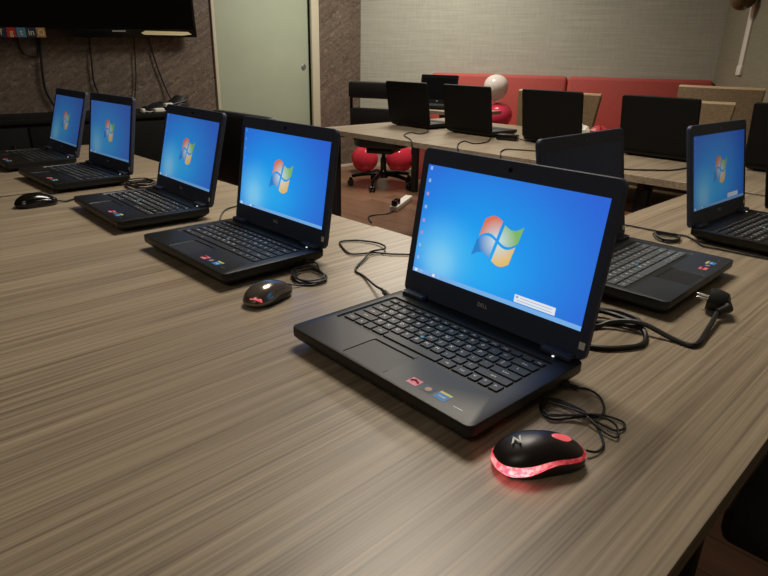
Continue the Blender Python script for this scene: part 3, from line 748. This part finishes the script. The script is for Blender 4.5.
for lab, y, x, l in (('white plug lying nearest the fourth laptop, below the television', -.135, .10, .03), ('longer white plug lying on the cabinet below the television', -.02, .12, .085), ('white plug leaning on the black heap, below the television', .075, .085, .07)):
    z = .695 if l != .07 else .727
    p = thing('plug_adapter', lab, 'plug', (-4.70+x+.03, 2.06+y*1.0, z), R(12), 'white plugs on the cabinet')
    obj('case', box((-.018, -l/2, 0), (.018, l/2, .030), .008, 3), M['white'], p)
    obj('cord', tube([(0, l/2, .012), (.01, l/2+.03, .004), (.0, l/2+.07, .004)], .003), M['white'], p)

# ------------------------------------------------------------------ chairs
def pad_bm(w, d, h, r=.03, curve=0.0):
    """a cushion lofted along its height, edges rounded"""
    def b():
        bm = bmesh.new(); pts = rrect(-w/2, -d/2, w/2, d/2, min(w, d)*.35, 5)
        prof = [(0, r*.8), (r*.25, r*.25), (r*.7, 0), (h-r*.7, 0), (h-r*.25, r*.25), (h, r*.8)]
        loft(bm, [[(x*(1-i/(w/2)), y*(1-i/(d/2)*.6)+curve*((2*x/w)**2), z) for x, y in pts] for z, i in prof]); return bm
    return b
def office_chair(label, u, v, rz, mat_, seat_z=.47, back_top=.93, gap=True, wback=.46):
    """faces local -y; the backrest stands at +y"""
    c = thing('office_chair', label, 'office chair', (u, v, 0), rz, 'black office chairs')
    obj('seat', pad_bm(.50, .48, .10, .03), mat_, c, loc=(0, 0, seat_z-.10))
    obj('seat_mechanism', box((-.12, -.14, seat_z-.16), (.12, .14, seat_z-.10), .015), M['gloss'], c)
    z0 = seat_z+.06
    if gap:
        low = .62; obj('backrest', pad_bm(wback, .05, back_top-.79, .022, .02), mat_, c, loc=(0, .235, .79), label='upper panel of the backrest')
        obj('lumbar_panel', pad_bm(wback-.04, .045, .74-z0-.05, .02, .02), mat_, c, loc=(0, .23, z0+.02))
        for s in (-1, 1): obj('back_post', tube([(s*(wback/2-.02), .15, seat_z-.05), (s*(wback/2-.02), .235, seat_z+.05), (s*(wback/2-.015), .245, back_top-.05)], .014, sub=5), M['gloss'], c)
    else:
        obj('backrest', pad_bm(wback, .06, back_top-z0, .03, .03), mat_, c, loc=(0, .235, z0))
        obj('back_post', tube([(0, .10, seat_z-.06), (0, .27, seat_z-.02), (0, .285, seat_z+.25)], .02), M['gloss'], c)
    obj('column', lathe([(.025, .11), (.028, .13), (.028, .26), (.019, .265), (.019, seat_z-.15)], 16), M['gloss'], c)
    lv = obj('height_lever', tube([(.05, -.02, seat_z-.10), (.14, -.03, seat_z-.10), (.24, -.05, seat_z-.13)], .009), M['gloss'], c)
    st = obj('star_base', lathe([(.005, .075), (.045, .08), (.05, .12), (.035, .15), (.005, .15)], 16), M['gloss'], c)
    for k in range(5):
        a = 2*PI*k/5+.35
        def leg():
            bm = bmesh.new(); add_tube(bm, [(.02, 0, .118), (.16, 0, .112), (.29, 0, .088)], lambda t: .024-.008*t, 8); return bm
        lg = obj('leg', leg, M['gloss'], st, key='star leg'); lg.rotation_euler = (0, 0, a)
        def cast():
            bm = bmesh.new()
            for s in (-1, 1): 
                add_tube(bm, [(0, s*.007, .029), (0, s*.024, .029)], .029, 14, smooth=False)
            add_box(bm, (-.016, -.009, .03), (.016, .009, .075), .004); return bm
        ca = obj('caster', cast, M['gloss'], st, key='caster'); ca.location = (.30*math.cos(a), .30*math.sin(a), 0); ca.rotation_euler = (0, 0, a+.6*k)
    return c
office_chair('black office chair at the left end of the far table, above the red balloons', -3.95, 3.84, R(205), M['leather'], .47, .925, True, .46)
office_chair('black office chair behind the near row, between second and third laptop', -2.45, 1.22, R(0), M['navy'], .47, .868, False, .50)
sd = thing('office_chair', 'black cloth chair seat at the lower right edge beside the near tables', 'office chair', (.092, 1.166, 0), R(90), 'black office chairs')
def cloth_seat():
    bm = bmesh.new(); pts = rrect(-.25, -.25, .25, .25, .02); 
    loft(bm, [[(x*(1-i/.25), y*(1-i/.25), z) for x, y in pts] for z, i in ((.40, .02), (.405, .004), (.42, 0), (.445, 0), (.457, .006), (.46, .02))]); return bm
obj('seat', cloth_seat, M['mesh'], sd)
obj('backrest', pad_bm(.46, .06, .40, .025, .03), M['mesh'], sd, loc=(0, -.27, .55))
obj('back_post', tube([(0, -.05, .38), (0, -.30, .40), (0, -.32, .70)], .02), M['gloss'], sd)
obj('column', lathe([(.025, .11), (.028, .26), (.019, .265), (.019, .40)], 16), M['gloss'], sd)
stb = obj('star_base', lathe([(.005, .075), (.045, .08), (.05, .12), (.035, .15), (.005, .15)], 16), M['gloss'], sd)
for k in range(5):
    a = 2*PI*k/5+.1
    lg = obj('leg', lambda: add_tube(bmesh.new(), [(.02, 0, .118), (.16, 0, .112), (.27, 0, .066)], lambda t: .024-.008*t, 8), M['gloss'], stb, key='star leg short'); lg.rotation_euler = (0, 0, a)
    ca = obj('caster', lambda: add_tube(bmesh.new(), [(0, -.02, .03), (0, .02, .03)], .03, 14, smooth=False), M['gloss'], stb, key='caster short'); ca.location = (.27*math.cos(a), .27*math.sin(a), 0); ca.rotation_euler = (0, 0, a)

def tan_chair(label, u, v, rz, w, top):
    """faces local -y; woven back flaring towards the top"""
    c = thing('woven_chair', label, 'chair', (u, v, 0), rz, 'tan woven chairs behind the back row')
    def back():
        bm = bmesh.new(); rings = []
        for z, k in ((.40, .80), (.46, .84), (top-.02, 1.0), (top, .995)):
            yy = .21+.10*(z-.40)
            rings.append([(w/2*k*sx, yy+dy+.03*(1-abs(sx)**2)*-1, z) for sx, dy in [(-1, 0), (-.5, 0), (0, 0), (.5, 0), (1, 0), (1, .03), (.5, .03), (0, .03), (-.5, .03), (-1, .03)]])
        loft(bm, rings); return bm
    obj('backrest', back, M['wicker'], c)
    obj('top_rail', lambda: add_tube(bmesh.new(), [(w/2*sx, .21+.10*(top-.40)+.015-.03*(1-sx*sx), top) for sx in (-1, -.5, 0, .5, 1)], .012, 8), M['tanedge'], c)
    obj('seat', lambda: add_box(bmesh.new(), (-w*.42, -.24, .40), (w*.42, .22, .455), .015), M['wicker'], c)
    for sx in (-1, 1):
        for sy in (-1, 1): obj('leg', box((-.018, -.018, 0), (.018, .018, .40), .004), M['tanedge'], c, key='tan leg', loc=(sx*w*.36, sy*.19, 0))
    return c
tan_chair('tan woven chair behind the third black lid, its edges showing at both sides', -2.09, 3.30, R(0), .58, .925)
tan_chair('tan woven chair behind the fourth black lid of the back row', -1.30, 3.22, R(2), .56, .925)
tan_chair('tall tan woven chair behind the right-hand lit laptop, below the white wall strip', -1.275, 3.72, R(0), .47, .985)

# ------------------------------------------------------------------ bench, balloons, small things by the back wall
bn = thing('bench', 'long coral red upholstered bench along the back wall', 'bench', (CL[0], CL[1], 0), TH)
S0, SM, S1 = .80, 2.10, 3.335
obj('base', box((S0, -.55, 0), (S1, -.02, .42), .01), M['red'], bn)
for a, b in ((S0, SM), (SM+.006, S1)):
    obj('seat_cushion', box((a, -.60, .42), (b, -.13, .53), .025, 3), M['red'], bn)
    obj('back_panel', box((a, -.14, .44), (b, -.01, .985), .03, 3), M['red'], bn)
def wpt(s, o): return (CL[0]+WX*s+WY*o, CL[1]+WY*s-WX*o)
def balloon(label, u, v, z, r, m, tilt=(0, 0, 0), group='balloons'):
    t = thing('balloon', label, 'balloon', (u, v, z), 0, group); t.rotation_euler = tilt
    prof = []
    for j in range(19):
        a = PI*j/18; y = -math.cos(a); rr = math.sin(a)*r*(1+.08*y)
        prof.append((max(rr, .0015), y*r*(1.16 if y < 0 else 1.0)))
    obj('skin', lathe(prof, 28), m, t)
    obj('knot', lathe([(.002, -1.16*r+.002), (.008, -1.16*r-.006), (.004, -1.16*r-.010), (.010, -1.16*r-.018), (.002, -1.16*r-.019)], 12), m, t)
    return t
balloon('pearl white balloon above the back row, in front of the red bench', -3.315, 4.60, TZ+.168, .108, M['bal_white'], (R(14), R(10), 0))
balloon('deep pink balloon directly below the white balloon', -3.28, 4.63, TZ-.075, .116, M['bal_pink'], (R(100), R(20), 0))
balloon('left red balloon on the floor under the black office chair', -4.57, 4.18, .145, .138, M['bal_red'], (R(95), R(0), R(30)), 'red balloons on the floor')
balloon('right red balloon on the floor behind the chair base', -4.33, 4.44, .150, .143, M['bal_red'], (R(95), R(0), R(-40)), 'red balloons on the floor')
RWd = (math.sin(TH), -math.cos(TH)); RWn = (-math.cos(TH), -math.sin(TH))
balloon('small olive brown balloon on the right wall beside the white strip', -1.62+RWn[0]*.09+RWd[0]*.24, 5.31+RWn[1]*.09+RWd[1]*.24, TZ+.84, .085, M['bal_brown'], (R(-80), 0, TH), 'wall balloons')
ws = thing('wall_strip', 'white vertical strip hanging on the right wall', 'strip', (-1.535, 5.165, TZ+.335), TH-PI/2)
obj('strip', box((-.064, -.014, 0), (.064, 0, 1.55), .003), M['white'], ws)
obj('end_cap', box((-.068, -.018, -.01), (.068, 0, .055), .003), M['white'], ws)
pb = thing('paper_bag', 'crumpled white and red wrapping on the back table between two tan chairs', 'wrapping', (-1.72, 3.28, TZ), R(20))
def crumple(w, d, h, seed):
    def b():
        rnd = random.Random(seed); bm = bmesh.new(); rings = []
        for z, k in ((0, 1), (h*.45, .95), (h*.8, .7), (h, .3)):
            rings.append([(w*k*math.cos(2*PI*i/12)*(1+rnd.uniform(-.22, .22)), d*k*math.sin(2*PI*i/12)*(1+rnd.uniform(-.22, .22)), z+(rnd.uniform(-.15, .2)*h if z else 0)) for i in range(12)])
        loft(bm, rings); return bm
    return b
obj('white_paper', crumple(.065, .05, .055, 3), M['white'], pb, loc=(-.03, 0, 0), angle=5)
obj('red_paper', crumple(.06, .045, .05, 8), M['redpaper'], pb, loc=(.08, .04, 0), angle=5)

# power strip on the floor under the back row
ps = thing('power_strip', 'white power strip with black plugs on the floor under the back row', 'power strip', (-3.28, 3.40, 0), R(118))
obj('housing', box((-.22, -.032, 0), (.22, .032, .045), .008), M['white'], ps)
for x in (-.19, -.12):
    obj('plug', box((x-.022, -.022, .045), (x+.022, .022, .085), .007), M['gloss'], ps)
obj('cord', tube([(-.21, 0, .03), (-.30, .02, .006), (-.38, .10, .005), (-.46, .12, .005), (-.60, .05, .005)], .006), M['rubber'], ps)

# ------------------------------------------------------------------ light
def area(name, loc, size, power, col, rot=(0, 0, 0), size_y=None, spread=180):
    l = bpy.data.lights.new(name, 'AREA'); l.energy = power; l.color = col[:3]; l.size = size; l.spread = R(spread)
    if size_y: l.shape = 'RECTANGLE'; l.size_y = size_y
    o = bpy.data.objects.new(name, l); C.objects.link(o); o.location = loc; o.rotation_euler = rot; return o
warm = (1.0, .91, .77)
area('ceiling_and_fill_light', (-3.5, 3.7, 2.70), .8, 58, (1, .93, .82), spread=160)
area('ceiling_and_fill_light', (-1.4, 1.55, 2.70), .8, 36, warm, spread=140)
area('ceiling_and_fill_light', (.1, -1.5, 2.70), .9, 11, warm)  # unseen fill light added behind the camera to lighten lids and shadows
l = bpy.data.lights.new('mouse_led', 'POINT'); l.energy = .062; l.color = (1, .5, .5); l.shadow_soft_size = .004
lo = bpy.data.objects.new('mouse_led', l); C.objects.link(lo); lo.parent = mA; lo.location = (.010, -.026, .011)
w = bpy.data.worlds.new('room air'); SC.world = w; w.use_nodes = True
w.node_tree.nodes['Background'].inputs[0].default_value = (.5, .48, .45, 1); w.node_tree.nodes['Background'].inputs[1].default_value = .03

# ------------------------------------------------------------------ camera
cam = bpy.data.cameras.new('camera'); cam.sensor_width = 36; cam.lens = 595.04/768*36; cam.clip_start = .02
co = bpy.data.objects.new('camera', cam); C.objects.link(co)
co.matrix_world = Matrix.Translation((0, 0, TZ+.3961)) @ Matrix.Rotation(R(45.5), 4, 'Z') @ Matrix.Rotation(R(90-21.1785), 4, 'X') @ Matrix.Rotation(R(1.219), 4, 'Z')
SC.camera = co
SC.view_settings.view_transform = 'Standard'; SC.view_settings.look = 'None'; SC.view_settings.exposure = 0; SC.view_settings.gamma = 1; SC.view_settings.use_curve_mapping = False
